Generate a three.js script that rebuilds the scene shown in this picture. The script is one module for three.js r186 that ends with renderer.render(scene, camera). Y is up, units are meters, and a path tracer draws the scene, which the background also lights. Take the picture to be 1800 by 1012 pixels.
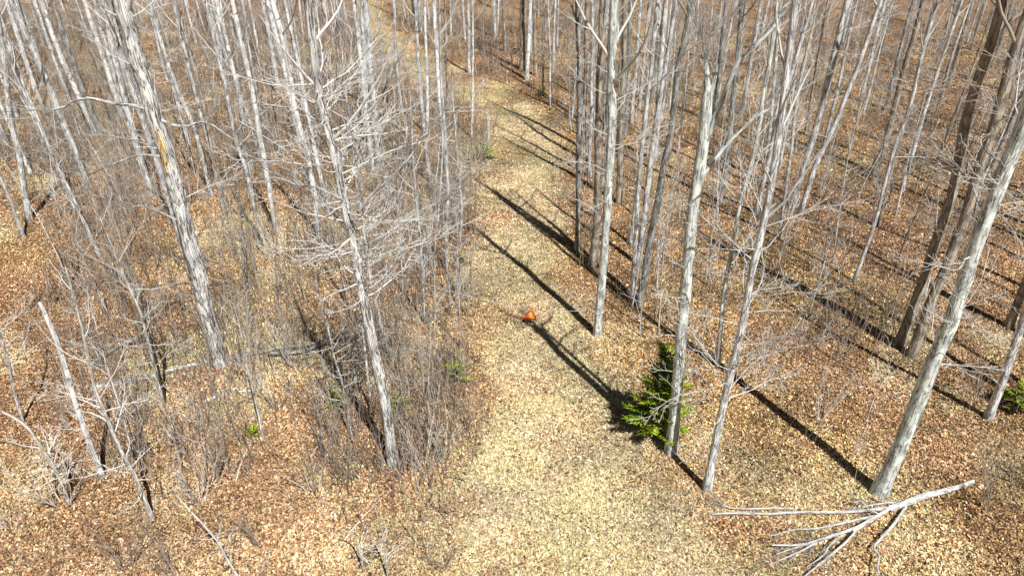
import * as THREE from 'three';

// ---------- camera, sky, sun, exposure ----------
const F = 1250, PITCH = 32 * Math.PI / 180, CAM_H = 14.5;
const scene = new THREE.Scene();
const camera = new THREE.PerspectiveCamera(2 * Math.atan(506 / F) * 180 / Math.PI, 1024 / 575, 0.1, 3000);
camera.position.set(0, CAM_H, 0);
camera.rotation.x = -PITCH;
scene.add(camera);
const SUN_AZ = 28 * Math.PI / 180, SUN_EL = 56 * Math.PI / 180;
const sunDir = new THREE.Vector3(Math.sin(SUN_AZ) * Math.cos(SUN_EL), Math.sin(SUN_EL), Math.cos(SUN_AZ) * Math.cos(SUN_EL));
{ // a clear deep-blue spring sky, paler towards the horizon
  const W = 256, H = 128, d = new Float32Array(W * H * 4);
  for (let y = 0; y < H; y++) for (let x = 0; x < W; x++) {
    const el = ((y + .5) / H - .5) * Math.PI, k = (y * W + x) * 4, t = Math.pow(1 - Math.max(0, Math.sin(el)), 3);
    d[k] = .042 + .08 * t; d[k + 1] = .060 + .075 * t; d[k + 2] = .095 + .06 * t; d[k + 3] = 1;
  }
  const t = new THREE.DataTexture(d, W, H, THREE.RGBAFormat, THREE.FloatType);
  t.mapping = THREE.EquirectangularReflectionMapping; t.magFilter = t.minFilter = THREE.LinearFilter; t.needsUpdate = true;
  scene.background = t; scene.environment = t;
}
const sun = new THREE.DirectionalLight(0xfffcf7, 5);
sun.name = 'sun';
sun.position.copy(sunDir).multiplyScalar(90).add(new THREE.Vector3(0, 0, -35));
sun.target.position.set(0, 0, -35);
sun.castShadow = true;
Object.assign(sun.shadow.camera, { left: -75, right: 75, top: 75, bottom: -75, near: 1, far: 260 });
sun.shadow.mapSize.set(4096, 4096);
scene.add(sun, sun.target);
const renderer = new THREE.WebGLRenderer({ antialias: true });
renderer.toneMapping = THREE.LinearToneMapping;
renderer.toneMappingExposure = 1.38;
renderer.shadowMap.enabled = true;

// ---------- helpers ----------
function rngOf(seed) { let a = seed >>> 0; return () => { a = (a + 0x6D2B79F5) | 0; let t = Math.imul(a ^ (a >>> 15), 1 | a); t = (t + Math.imul(t ^ (t >>> 7), 61 | t)) ^ t; return ((t ^ (t >>> 14)) >>> 0) / 4294967296; }; }
const V = (x, y, z) => new THREE.Vector3(x, y, z);
const lerp = (a, b, t) => a + (b - a) * t, clamp = (x, a, b) => Math.max(a, Math.min(b, x));
const smooth = (a, b, x) => { const t = clamp((x - a) / (b - a), 0, 1); return t * t * (3 - 2 * t); };
function hash2(x, y, s) { let h = Math.imul(x, 374761393) + Math.imul(y, 668265263) + Math.imul(s, 2147483647 ^ 12345); h = Math.imul(h ^ (h >>> 13), 1274126177); return ((h ^ (h >>> 16)) >>> 0) / 4294967296; }
function noise(x, y, s = 0, px = 0, py = 0) {
  const X = Math.floor(x), Y = Math.floor(y), fx = x - X, fy = y - Y, u = fx * fx * (3 - 2 * fx), v = fy * fy * (3 - 2 * fy);
  const w = (n, p) => p ? ((n % p) + p) % p : n;
  const a = hash2(w(X, px), w(Y, py), s), b = hash2(w(X + 1, px), w(Y, py), s), c = hash2(w(X, px), w(Y + 1, py), s), d = hash2(w(X + 1, px), w(Y + 1, py), s);
  return lerp(lerp(a, b, u), lerp(c, d, u), v);
}
function fbm(x, y, s, o = 4, px = 0, py = 0) { let r = 0, a = .5, t = 0; for (let i = 0; i < o; i++) { r += a * noise(x, y, s + i * 17, px, py); t += a; a *= .5; x *= 2; y *= 2; px *= 2; py *= 2; } return r / t; }
const gh = (x, z) => .16 * (fbm(x * .13 + 50, z * .13 + 50, 3, 3) - .5) + .05 * (noise(x * .8, z * .8, 9) - .5);
// a point of the photograph (1800 x 1012) measured back to the ground, or to a height above it
function onGround(px, py, h = 0) {
  const u = (px - 900) / F, v = (506 - py) / F, s = Math.sin(PITCH), c = Math.cos(PITCH);
  const dy = -s + v * c, t = (h - CAM_H) / dy;
  return V(u * t, h, (-c - v * s) * t);
}
function onPlane(px, py, z) {
  const u = (px - 900) / F, v = (506 - py) / F, s = Math.sin(PITCH), c = Math.cos(PITCH);
  const t = z / (-c - v * s);
  return V(u * t, CAM_H + (-s + v * c) * t, z);
}
function toPixel(p) {
  const s = Math.sin(PITCH), c = Math.cos(PITCH), y = p.y - CAM_H, d = -s * y - c * p.z, up = c * y - s * p.z;
  return [900 + F * p.x / d, 506 - F * up / d, d];
}
const taken = {};
function numbered(n) { const k = taken[n] = (taken[n] ?? -1) + 1; return k ? `${n}_${String(k).padStart(3, '0')}` : n; }
function thing(name, label, category, pos, group) {
  const o = new THREE.Group(); o.name = numbered(name); o.position.copy(pos);
  o.userData = { label, category }; if (group) o.userData.group = group;
  scene.add(o); return o;
}
function part(name, geo, mat, parent) {
  const m = new THREE.Mesh(geo, mat); m.name = name; m.castShadow = m.receiveShadow = true; parent.add(m); return m;
}
class Geo {
  constructor() { this.p = []; this.n = []; this.t = []; this.c = []; this.i = []; }
  // a round, tapering tube through pts with radii; lump roughens it, flare spreads a foot
  tube(pts, rad, sides, o = {}) {
    const { lump = 0, flare = 0, seed = 1, vs = .3, us = .5, color = null, cap = true } = o;
    const n = pts.length, base = this.p.length / 3; let len = 0;
    let T = pts[1].clone().sub(pts[0]).normalize();
    let N = Math.abs(T.y) > .9 ? V(1, 0, 0) : V(0, 1, 0); N.sub(T.clone().multiplyScalar(N.dot(T))).normalize();
    const rep = Math.max(1, Math.round(2 * Math.PI * rad[0] / us));
    for (let k = 0; k < n; k++) {
      const a = pts[Math.max(0, k - 1)], b = pts[Math.min(n - 1, k + 1)];
      T = b.clone().sub(a).normalize();
      N.sub(T.clone().multiplyScalar(N.dot(T))).normalize();
      const B = T.clone().cross(N);
      if (k) len += pts[k].distanceTo(pts[k - 1]);
      for (let j = 0; j <= sides; j++) {
        const an = j / sides * 2 * Math.PI, cs = Math.cos(an), sn = Math.sin(an);
        let r = rad[k];
        if (lump) r *= 1 + lump * (2 * noise(j % sides * .9 + seed * 7, len * 2.2 / Math.max(.25, rad[0] * 4), seed, 0) - 1);
        if (flare) r *= 1 + flare * Math.exp(-len / (rad[0] * 1.3)) * (.55 + .75 * Math.pow(Math.abs(Math.cos(an * 2.5 + seed)), 2));
        const nx = N.x * cs + B.x * sn, ny = N.y * cs + B.y * sn, nz = N.z * cs + B.z * sn;
        this.p.push(pts[k].x + nx * r, pts[k].y + ny * r, pts[k].z + nz * r);
        this.n.push(nx, ny, nz);
        this.t.push(j / sides * rep, len * vs);
        if (color) this.c.push(...color(pts[k].x + nx * r, pts[k].y + ny * r, pts[k].z + nz * r, nx, nz));
      }
    }
    const w = sides + 1;
    for (let k = 0; k < n - 1; k++) for (let j = 0; j < sides; j++) { const a = base + k * w + j; this.i.push(a, a + 1, a + w, a + 1, a + w + 1, a + w); }
    if (cap) for (let j = 1; j < sides - 1; j++) { const a = base + (n - 1) * w; this.i.push(a, a + j, a + j + 1); }
  }
  build(smoothIt = false) {
    const g = new THREE.BufferGeometry();
    g.setAttribute('position', new THREE.Float32BufferAttribute(this.p, 3));
    g.setAttribute('normal', new THREE.Float32BufferAttribute(this.n, 3));
    if (this.t.length) g.setAttribute('uv', new THREE.Float32BufferAttribute(this.t, 2));
    if (this.c.length) g.setAttribute('color', new THREE.Float32BufferAttribute(this.c, 3));
    g.setIndex(this.i);
    if (smoothIt) g.computeVertexNormals();
    return g;
  }
}
function spline(pts, n) { const c = new THREE.CatmullRomCurve3(pts, false, 'centripetal'); return c.getPoints(n); }

// ---------- textures and materials ----------
const srgb = v => { v = clamp(v, 0, 1); return Math.round(255 * (v <= .0031308 ? v * 12.92 : 1.055 * Math.pow(v, 1 / 2.4) - .055)); };
function dataTex(w, h, fn, color) {
  const d = new Uint8Array(w * h * 4);
  for (let y = 0; y < h; y++) for (let x = 0; x < w; x++) { const c = fn(x, y), k = (y * w + x) * 4; for (let i = 0; i < 3; i++) d[k + i] = color ? srgb(c[i]) : Math.round(clamp(c[i], 0, 1) * 255); d[k + 3] = 255; }
  const t = new THREE.DataTexture(d, w, h); t.wrapS = t.wrapT = THREE.RepeatWrapping; t.magFilter = THREE.LinearFilter; t.minFilter = THREE.LinearMipmapLinearFilter; t.generateMipmaps = true;
  if (color) t.colorSpace = THREE.SRGBColorSpace; t.needsUpdate = true; return t;
}
const mix3 = (a, b, t) => [lerp(a[0], b[0], t), lerp(a[1], b[1], t), lerp(a[2], b[2], t)];
// bark: plates split by upright fissures, blotched with lichen; bands across for birch
function barkMaterial(seed, light, dark, lichen, lichenAmount, fissure, bands, bump) {
  const W = 256, H = 512, hmap = new Float32Array(W * H);
  const at = (x, y) => {
    const u = x / W, v = y / H;
    const wob = fbm(u * 4, v * 4, seed + 5, 3, 4, 4) - .5;
    const cr = Math.abs(2 * fbm(u * 9 + wob, v * 7 + wob, seed, 4, 9, 7) - 1);
    const crack = 1 - smooth(0, .16, cr);
    const band = bands * smooth(.62, .8, fbm(u * 2, v * 44, seed + 31, 3, 2, 44));
    const fine = fbm(u * 32, v * 40, seed + 60, 3, 32, 40);
    const li = lichenAmount * smooth(.5, .62, fbm(u * 5, v * 15, seed + 90, 4, 5, 15));
    const bl = lerp(.68, 1.12, smooth(.34, .6, fbm(u * 4, v * 17, seed + 120, 4, 4, 17)));
    return { k: clamp(fissure * crack + band, 0, 1), fine, li, bl };
  };
  const map = dataTex(W, H, (x, y) => {
    const a = at(x, y); let c = mix3(light, dark, a.k); c = mix3(c, lichen, a.li * (1 - a.k * .6));
    const f = (.72 + .56 * a.fine) * a.bl; hmap[y * W + x] = (1 - a.k) * .75 + a.fine * .25; return c.map(q => q * f);
  }, true);
  const bm = dataTex(W, H, (x, y) => { const q = hmap[y * W + x]; return [q, q, q]; }, false);
  return new THREE.MeshStandardMaterial({ map, bumpMap: bm, bumpScale: bump, roughness: .95 });
}
const bark = {
  pale: barkMaterial(11, [.64, .65, .65], [.12, .115, .11], [.80, .80, .76], .6, .8, .25, .02),
  birch: barkMaterial(21, [.77, .78, .77], [.13, .12, .11], [.84, .84, .80], .3, .45, .8, .009),
  rough: barkMaterial(31, [.66, .66, .65], [.085, .08, .075], [.76, .75, .69], .5, 1, .1, .034),
  brown: barkMaterial(41, [.40, .345, .28], [.12, .10, .075], [.46, .42, .34], .5, .8, .1, .022),
  green: barkMaterial(51, [.66, .69, .67], [.10, .105, .10], [.64, .72, .66], .9, .85, .15, .022),
  dark: barkMaterial(61, [.30, .29, .27], [.065, .06, .055], [.48, .49, .45], .7, .8, .1, .022),
  dead: barkMaterial(71, [.66, .64, .60], [.15, .135, .11], [.80, .79, .75], .4, .7, .15, .014),
  log: barkMaterial(81, [.46, .44, .39], [.12, .11, .09], [.60, .60, .54], .6, .8, .15, .02),
};
const orangeBark = bark.rough.clone(); orangeBark.vertexColors = true;
const mat = (r, g, b, o = {}) => { const m = new THREE.MeshStandardMaterial({ roughness: .9, ...o }); m.color.setRGB(r, g, b); return m; };
const twigMat = { pale: mat(.55, .54, .51), birch: mat(.52, .49, .45), rough: mat(.62, .62, .60), brown: mat(.40, .34, .27), green: mat(.58, .58, .53), dark: mat(.32, .29, .26), dead: mat(.68, .66, .62), shrub: mat(.34, .28, .23), shrubPale: mat(.62, .57, .50) };


// ---------- trail ----------
const trailRows = [[1200, 720, 1500], [1012, 795, 1330], [900, 815, 1270], [800, 835, 1165], [700, 845, 1095], [600, 850, 1055], [500, 850, 1008], [400, 835, 992], [330, 858, 985], [250, 868, 985], [200, 850, 955], [170, 790, 905], [140, 720, 850], [110, 672, 775], [60, 645, 700], [25, 634, 676], [0, 628, 668]];
const trail = trailRows.map(([y, a, b]) => { const A = onGround(a, y), B = onGround(b, y); return { x: (A.x + B.x) / 2, z: (A.z + B.z) / 2, w: A.distanceTo(B) / 2 }; });
function trailMask(x, z) {           // 1 on the mown trail, 0 in the woods
  let best = 1e9;
  for (let i = 0; i + 1 < trail.length; i++) {
    const a = trail[i], b = trail[i + 1], dx = b.x - a.x, dz = b.z - a.z;
    const t = clamp(((x - a.x) * dx + (z - a.z) * dz) / (dx * dx + dz * dz), 0, 1);
    const d = Math.hypot(x - a.x - dx * t, z - a.z - dz * t) - lerp(a.w, b.w, t);
    if (d < best) best = d;
  }
  return best;
}
const grassiness = (x, z) => {
  const d = trailMask(x, z) + 1.6 * (fbm(x * .7 + 9, z * .7, 44, 3) - .5);
  let m = 1 - smooth(-.5, .7, d);
  m = Math.max(m, (x < 0 ? .7 : .4) * smooth(.56, .70, fbm(x * .22 + 3, z * .22 + 7, 71, 3)));       // grassy openings in the woods
  m *= .74 + .26 * smooth(.36, .56, fbm(x * 1.1 + 5, z * 1.1, 81, 3));                  // leaf drifts over the grass
  m = Math.max(m, .3 * smooth(-17, -12.5, z) * smooth(.25, .55, fbm(x * .6, z * .6 + 8, 83, 3)));                      // thin grass in the near clearing
  return m;
};

// ---------- ground ----------
{
  const N = 1024, R = rngOf(5), col = new Float32Array(N * N * 3), hei = new Float32Array(N * N);
  for (let y = 0; y < N; y++) for (let x = 0; x < N; x++) { const f = fbm(x / N * 40, y / N * 40, 2, 3, 40, 40), k = y * N + x; col[k * 3] = .07 + .14 * f; col[k * 3 + 1] = .045 + .095 * f; col[k * 3 + 2] = .025 + .05 * f; hei[k] = .2 * f; }
  const pal = [[.60, .46, .27], [.74, .62, .42], [.36, .20, .10], [.20, .12, .065], [.62, .48, .24], [.48, .33, .18], [.80, .72, .55]];
  for (let i = 0; i < 18000; i++) {
    const cx = R() * N, cy = R() * N, a = R() * 6.28, L = 4 + R() * 5, W = L * (.35 + .25 * R()), c = pal[Math.floor(R() * pal.length)], sh = .7 + .5 * R(), up = .3 + .7 * i / 18000, ca = Math.cos(a), sa = Math.sin(a);
    for (let y = -12; y <= 12; y++) for (let x = -12; x <= 12; x++) {
      const u = (x * ca + y * sa) / L, v = (-x * sa + y * ca) / W; if (Math.abs(v) > 1 - u * u) continue;
      const k = (((Math.floor(cy) + y + N) % N) * N + (Math.floor(cx) + x + N) % N);
      for (let q = 0; q < 3; q++) col[k * 3 + q] = c[q] * sh; hei[k] = up * (.85 + .15 * Math.abs(v));
    }
  }
  const map = dataTex(N, N, (x, y) => { const k = (y * N + x) * 3; return [col[k], col[k + 1], col[k + 2]]; }, true);
  const bump = dataTex(N, N, (x, y) => { const h = hei[y * N + x]; return [h, h, h]; }, false);
  const xs = [], zs = [];
  for (let x = -700; x < -70; x += 40) xs.push(x); for (let x = -70; x <= 70; x += .5) xs.push(x); for (let x = 110; x <= 710; x += 40) xs.push(x);
  for (let z = 200; z > 4; z -= 28) zs.push(z); for (let z = 4; z >= -95; z -= .45) zs.push(z); for (let z = -130; z >= -900; z -= 45) zs.push(z);
  const p = [], t = [], c = [], idx = [];
  for (const z of zs) for (const x of xs) {
    p.push(x, gh(x, z), z); t.push(x / 4.6, z / 4.6);
    const g = grassiness(x, z), n = fbm(x * .35, z * .35, 12, 3), r = fbm(x * .9, z * .9, 33, 3);
    let k = mix3([.60, .41, .31], [.82, .62, .45], n); k = mix3(k, [.36, .27, .22], .75 * smooth(.5, .7, r));
    k = mix3(k, [1.18, 1.12, .88], g); c.push(...k);
  }
  const w = xs.length;
  for (let j = 0; j + 1 < zs.length; j++) for (let i = 0; i + 1 < w; i++) { const a = j * w + i; idx.push(a, a + 1, a + w, a + 1, a + w + 1, a + w); }
  const g = new THREE.BufferGeometry();
  g.setAttribute('position', new THREE.Float32BufferAttribute(p, 3)); g.setAttribute('uv', new THREE.Float32BufferAttribute(t, 2)); g.setAttribute('color', new THREE.Float32BufferAttribute(c, 3)); g.setIndex(idx); g.computeVertexNormals();
  const m = new THREE.Mesh(g, new THREE.MeshStandardMaterial({ map, bumpMap: bump, bumpScale: .03, roughness: 1, vertexColors: true, side: THREE.DoubleSide }));
  m.name = 'ground'; m.receiveShadow = m.castShadow = true;
  m.userData = { kind: 'structure', label: 'flat woodland floor with a mown grassy trail', category: 'ground' };
  scene.add(m);
}

// ---------- loose leaves and dead grass (uncountable) ----------
function litterPatch(seed, grassy) {
  const R = rngOf(seed), p = [], c = [], idx = [], leafN = grassy ? 300 : 880, bladeN = grassy ? 1000 : 130;
  const wood = [[.50, .34, .22], [.64, .50, .36], [.36, .195, .11], [.13, .085, .06], [.50, .37, .22], [.36, .24, .16], [.74, .66, .53], [.20, .12, .08], [.09, .06, .045]];
  const straw = [[.70, .62, .39], [.82, .75, .54], [.43, .41, .19], [.58, .47, .28], [.34, .25, .14], [.74, .67, .42], [.18, .13, .07], [.54, .51, .26], [.38, .23, .12]];
  const pick = a => { const q = a[Math.floor(R() * a.length)], s = .8 + .4 * R(); return q.map(v => v * s); };
  for (let i = 0; i < leafN; i++) {
    const a = R() * 6.28, d = Math.sqrt(R()) * .95, x = Math.cos(a) * d, z = Math.sin(a) * d, L = (.016 + .024 * R()) * (R() < .06 ? 1.9 : 1), W = L * (.5 + .35 * R()), y = .006 + .055 * R() * R();
    const q = new THREE.Euler((R() - .5) * 1.9, R() * 6.28, (R() - .5) * 1.9), fold = L * (.1 + .45 * R()), b = p.length / 3, cc = pick(grassy ? (R() < .5 ? straw : wood) : wood);
    for (const [u, h, v] of [[-L, fold * .3, 0], [0, fold, -W], [L, fold * .5, 0], [0, fold, W], [0, 0, 0]]) { const w = V(u, h, v).applyEuler(q); p.push(x + w.x, Math.max(.002, y + w.y + .01), z + w.z); c.push(...cc); }
    idx.push(b, b + 4, b + 1, b + 1, b + 4, b + 2, b + 2, b + 4, b + 3, b + 3, b + 4, b);
  }
  for (let i = 0; i < bladeN; i++) {
    const a = R() * 6.28, d = Math.sqrt(R()) * .95, x = Math.cos(a) * d, z = Math.sin(a) * d, L = .06 + .10 * R(), az = R() * 6.28, lift = .015 + .06 * R() * R(), W = .004 + .004 * R(), b = p.length / 3, cc = pick(straw);
    const dx = Math.cos(az), dz = Math.sin(az);
    for (const [t, h] of [[0, .004], [.55, lift], [1, lift * .6]]) { p.push(x + dx * L * t - dz * W, h, z + dz * L * t + dx * W, x + dx * L * t + dz * W, h, z + dz * L * t - dx * W); c.push(...cc, ...cc); }
    idx.push(b, b + 1, b + 2, b + 1, b + 3, b + 2, b + 2, b + 3, b + 4, b + 3, b + 5, b + 4);
  }
  const g = new THREE.BufferGeometry();
  g.setAttribute('position', new THREE.Float32BufferAttribute(p, 3)); g.setAttribute('color', new THREE.Float32BufferAttribute(c, 3)); g.setIndex(idx); g.computeVertexNormals(); return g;
}
{
  const R = rngOf(99), lm = new THREE.MeshStandardMaterial({ vertexColors: true, roughness: .9, side: THREE.DoubleSide });
  const spots = { wood: [[], [], [], [], []], grass: [[], [], [], [], []] };
  for (let z = -8; z > -66; z -= lerp(.72, 1.15, clamp((-z - 25) / 30, 0, 1))) {
    const half = -z * .80 + 4, step = lerp(.72, 1.15, clamp((-z - 25) / 30, 0, 1));
    for (let x = -half; x < half; x += step) {
      const X = x + (R() - .5) * .5, Z = z + (R() - .5) * .5, g = grassiness(X, Z);
      spots[R() < g ? 'grass' : 'wood'][Math.floor(R() * 5)].push([X, Z, g, R(), R(), R()]);
    }
  }
  for (const kind of ['wood', 'grass']) {
    const root = new THREE.Group(); root.name = kind === 'wood' ? 'fallen_leaves' : 'dead_grass';
    root.userData = { kind: 'stuff', category: kind === 'wood' ? 'leaves' : 'grass', label: kind === 'wood' ? 'dry brown and tan fallen leaves covering the woodland floor' : 'short straw coloured dead grass and leaf bits along the trail' };
    scene.add(root);
    spots[kind].forEach((list, v) => {
      const im = new THREE.InstancedMesh(litterPatch(200 + v + (kind === 'wood' ? 0 : 50), kind === 'grass'), lm, list.length); im.name = kind === 'wood' ? 'leaves' : 'grass'; im.userData = { kind: 'stuff' };
      const m = new THREE.Matrix4(), q = new THREE.Quaternion(), e = new THREE.Euler(), col = new THREE.Color();
      list.forEach(([x, z, g, a, b, d], i) => {
        const y = gh(x, z), ex = (gh(x + .5, z) - gh(x - .5, z)), ez = (gh(x, z + .5) - gh(x, z - .5));
        const nq = new THREE.Quaternion().setFromUnitVectors(V(0, 1, 0), V(-ex, 1, -ez).normalize());
        q.setFromEuler(e.set(0, a * 6.28, 0)).premultiply(nq); m.compose(V(x, y, z), q, V(1, .8 + .5 * b, 1)); im.setMatrixAt(i, m);
        const n = fbm(x * .5, z * .5, 12, 3), r = smooth(.5, .75, fbm(x * .9, z * .9, 33, 3)), s0 = .85 + .3 * d;
        const s = s0 * lerp(.68, 1.28, smooth(.3, .68, fbm(x * 1.5 + 20, z * 1.5, 91, 3))), ol = smooth(.52, .68, fbm(x * .8, z * .8 + 30, 95, 3));
        const gold = smooth(.38, .64, fbm(x * .17 + 4, z * .17, 66, 3));
        if (kind === 'wood') col.setRGB(lerp(.96, 1.10, gold) * s * lerp(1.1, .74, r), lerp(.86, 1.06, gold) * s * lerp(1.05, .68, r) * lerp(.94, 1.04, n), lerp(.72, .78, gold) * s * lerp(1, .6, r)); else col.setRGB(1.1 * s * lerp(1.02, .96, ol), 1.1 * s * lerp(.96, 1.01, n), 1.12 * s * lerp(.88, 1.04, b) * lerp(1, .86, ol));
        im.setColorAt(i, col);
      });
      im.castShadow = im.receiveShadow = true; root.add(im);
    });
  }
}

// ---------- branches ----------
function limb(G, R, start, dir, len, r0, o = {}) {
  const { depth = 2, up = .15, wob = .18, dens = 3.2, ratio = .5, spread = .8 } = o;
  const seg = depth >= 2 ? 6 : depth === 1 ? 4 : 2, pts = [start.clone()], rad = [r0], d = dir.clone().normalize();
  for (let i = 1; i <= seg; i++) {
    d.add(V((R() - .5) * wob * 2, up / seg * 2 + (R() - .5) * wob, (R() - .5) * wob * 2)).normalize();
    pts.push(pts[i - 1].clone().addScaledVector(d, len / seg)); rad.push(Math.max(.0042, r0 * (1 - .78 * i / seg)));
  }
  G.tube(pts, rad, depth >= 2 ? 6 : depth === 1 ? 4 : 3, { us: .3, cap: depth > 0, lump: depth >= 2 ? .12 : 0, seed: Math.floor(R() * 99) });
  if (depth > 0) {
    const n = Math.max(2, Math.round(len * dens * (.7 + .6 * R())));
    for (let i = 0; i < n; i++) {
      const t = .18 + .8 * (i + R()) / n, k = Math.min(seg - 1, Math.floor(t * seg)), f = t * seg - k, s = pts[k].clone().lerp(pts[k + 1], f);
      const ax = pts[k + 1].clone().sub(pts[k]).normalize(), side = V(R() - .5, (R() - .5) * .7 + .12, R() - .5).normalize(); side.addScaledVector(ax, -side.dot(ax)).normalize();
      const nd = ax.clone().multiplyScalar(1 - .3 * spread + .2 * R()).addScaledVector(side, spread * (.5 + .6 * R()));
      limb(G, R, s, nd, len * ratio * (1.15 - .75 * t) * (.55 + .7 * R()), Math.max(.0055, lerp(r0, r0 * .3, t) * .5), { ...o, depth: depth - 1, dens: dens * 1.15 });
    }
  }
  return pts;
}

// ---------- trees ----------
const landmarks = [], standing = [];     // [pixel x, pixel y, phrase], and where things stand
function pathAt(pts, rad, h) { for (let i = 0; i + 1 < pts.length; i++) if (pts[i + 1].y >= h) { const t = clamp((h - pts[i].y) / (pts[i + 1].y - pts[i].y), 0, 1); return [pts[i].clone().lerp(pts[i + 1], t), lerp(rad[i], rad[i + 1], t)]; } return [pts[pts.length - 1].clone(), rad[rad.length - 1]]; }
let heroSeed = 1000;
const WIDTH = .70;
// a tree measured off the photograph: base and points up its trunk, its width in pixels at foot and at the last point
function tracedTree(name, label, category, pix, w0, w1, kind, o = {}) {
  const R = rngOf(++heroSeed), foot = onGround(pix[0][0], pix[0][1]); foot.y = gh(foot.x, foot.z);
  const mpp = toPixel(foot)[2] / F, root = thing(name, label, category, foot, o.group);
  const pts = pix.map(([x, y], i) => i ? onPlane(x, y, foot.z - (o.back || 0) * i).sub(foot) : V(0, -.12, 0)), r0 = w0 * WIDTH * mpp / 2, rl = w1 * WIDTH * mpp / 2;
  const hTop = pts[pts.length - 1].y, total = o.snag ? hTop : Math.max(hTop + 2, o.h ?? (10 + r0 * 38 + R() * 2));
  const d = pts[pts.length - 1].clone().sub(pts[pts.length - 2]).normalize();
  if (!o.snag) { let q = pts[pts.length - 1].clone(), left = total - hTop; const n = Math.max(2, Math.round(left / 2)); for (let i = 0; i < n; i++) { d.lerp(V(0, 1, 0), .25).add(V((R() - .5) * .12, 0, (R() - .5) * .12)).normalize(); q = q.clone().addScaledVector(d, left / n); pts.push(q); } }
  const n = o.fine ? 90 : Math.max(14, Math.round(total * 1.6)), path = spline(pts, n);
  for (const p of path) if (p.y > .6) { p.x += (noise(p.y * .9, heroSeed, 5) - .5) * r0 * .5; p.z += (noise(p.y * .9, heroSeed, 6) - .5) * r0 * .5; }
  const rad = path.map(p => p.y <= hTop ? lerp(r0, rl, clamp(p.y / hTop, 0, 1)) : lerp(rl, .02, Math.pow((p.y - hTop) / Math.max(.1, total - hTop), .8)));
  if (o.snag) { const L = rad.length; rad[L - 1] *= .6; rad[L - 2] *= .92; }
  const g = new Geo(); g.tube(path, rad, o.fine ? 26 : w0 > 14 ? 14 : w0 > 8 ? 10 : 7, { lump: .13, flare: .3, seed: heroSeed, color: o.color });
  part('trunk', g.build(true), o.color ? orangeBark : bark[kind], root);
  for (const f of o.forks || []) {     // big limbs seen in the photograph
    const fp = spline(f.p.map(([x, y], i) => onPlane(x, y, foot.z - (f.z || 0) * i).sub(foot)), 12), b = new Geo();
    b.tube(fp, fp.map((_, i) => lerp(f.w, f.w * .3, i / 12) * WIDTH * mpp / 2), 8, { lump: .12, seed: heroSeed + 3 });
    for (let i = 3; i < 13; i++) if (R() < .8) limb(b, R, fp[i], fp[i].clone().sub(fp[i - 1]).normalize().add(V(R() - .5, R() * .6 - .1, R() - .5).multiplyScalar(1.6)), .5 + R() * 1.1, .011, { depth: 1, dens: 4 });
    part('branch', b.build(), bark[kind === 'birch' ? 'birch' : kind], root);
  }
  const low = Math.round((o.low ?? 6) * 1.9), lowLen = o.lowLen ?? 1.5, from = o.from ?? 2.2, crown = o.crown ?? 9;
  for (let i = 0; i < low; i++) {
    const h = lerp(from, Math.min(total * .62, o.to ?? 11), (i + R()) / low); if (h > total - .4) continue;
    const [s, r] = pathAt(path, rad, h), a = R() * 6.28, b = new Geo();
    limb(b, R, s, V(Math.cos(a), .05 + R() * .5, Math.sin(a)), lowLen * (.5 + R() * .9), Math.min(r * .42, .009 + .008 * R()) * (o.thick ?? 1), { up: .1, dens: o.dens ?? 4.6, wob: .34, ratio: .42 });
    part('branch', b.build(), twigMat[kind], root);
  }
  if (!o.snag) for (let i = 0; i < crown; i++) {
    const t = (i + R()) / crown, h = lerp(total * .52, total * .97, t), [s, r] = pathAt(path, rad, h), a = i * 2.4 + R(), b = new Geo();
    limb(b, R, s, V(Math.cos(a), .7 + R() * .6, Math.sin(a)), (1.1 + r * 18) * (.7 + .5 * R()) * (1 - .5 * t), Math.max(.01, r * .42), { up: .3, dens: 1.9, wob: .2 });
    part('branch', b.build(), twigMat[kind], root);
  }
  const P = toPixel(foot); standing.push([foot.x, foot.z, r0]);
  if (o.ref) landmarks.push([P[0], P[1], o.ref]);
  root.userData.foot = undefined; delete root.userData.foot;
  return { root, foot, path, rad };
}
const BT = 'bare_tree', T = 'tree';
const orangePatch = (x, y, z, nx) => { const n = fbm(x * 9 + 40, y * 5, 77, 4); const k = smooth(.46, .54, n) * smooth(6.6, 7.1, y) * (1 - smooth(7.7, 8.3, y)) * smooth(.75, .2, nx); return [lerp(1, 1.15, k), lerp(1, .74, k), lerp(1, .24, k)]; };
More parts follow.
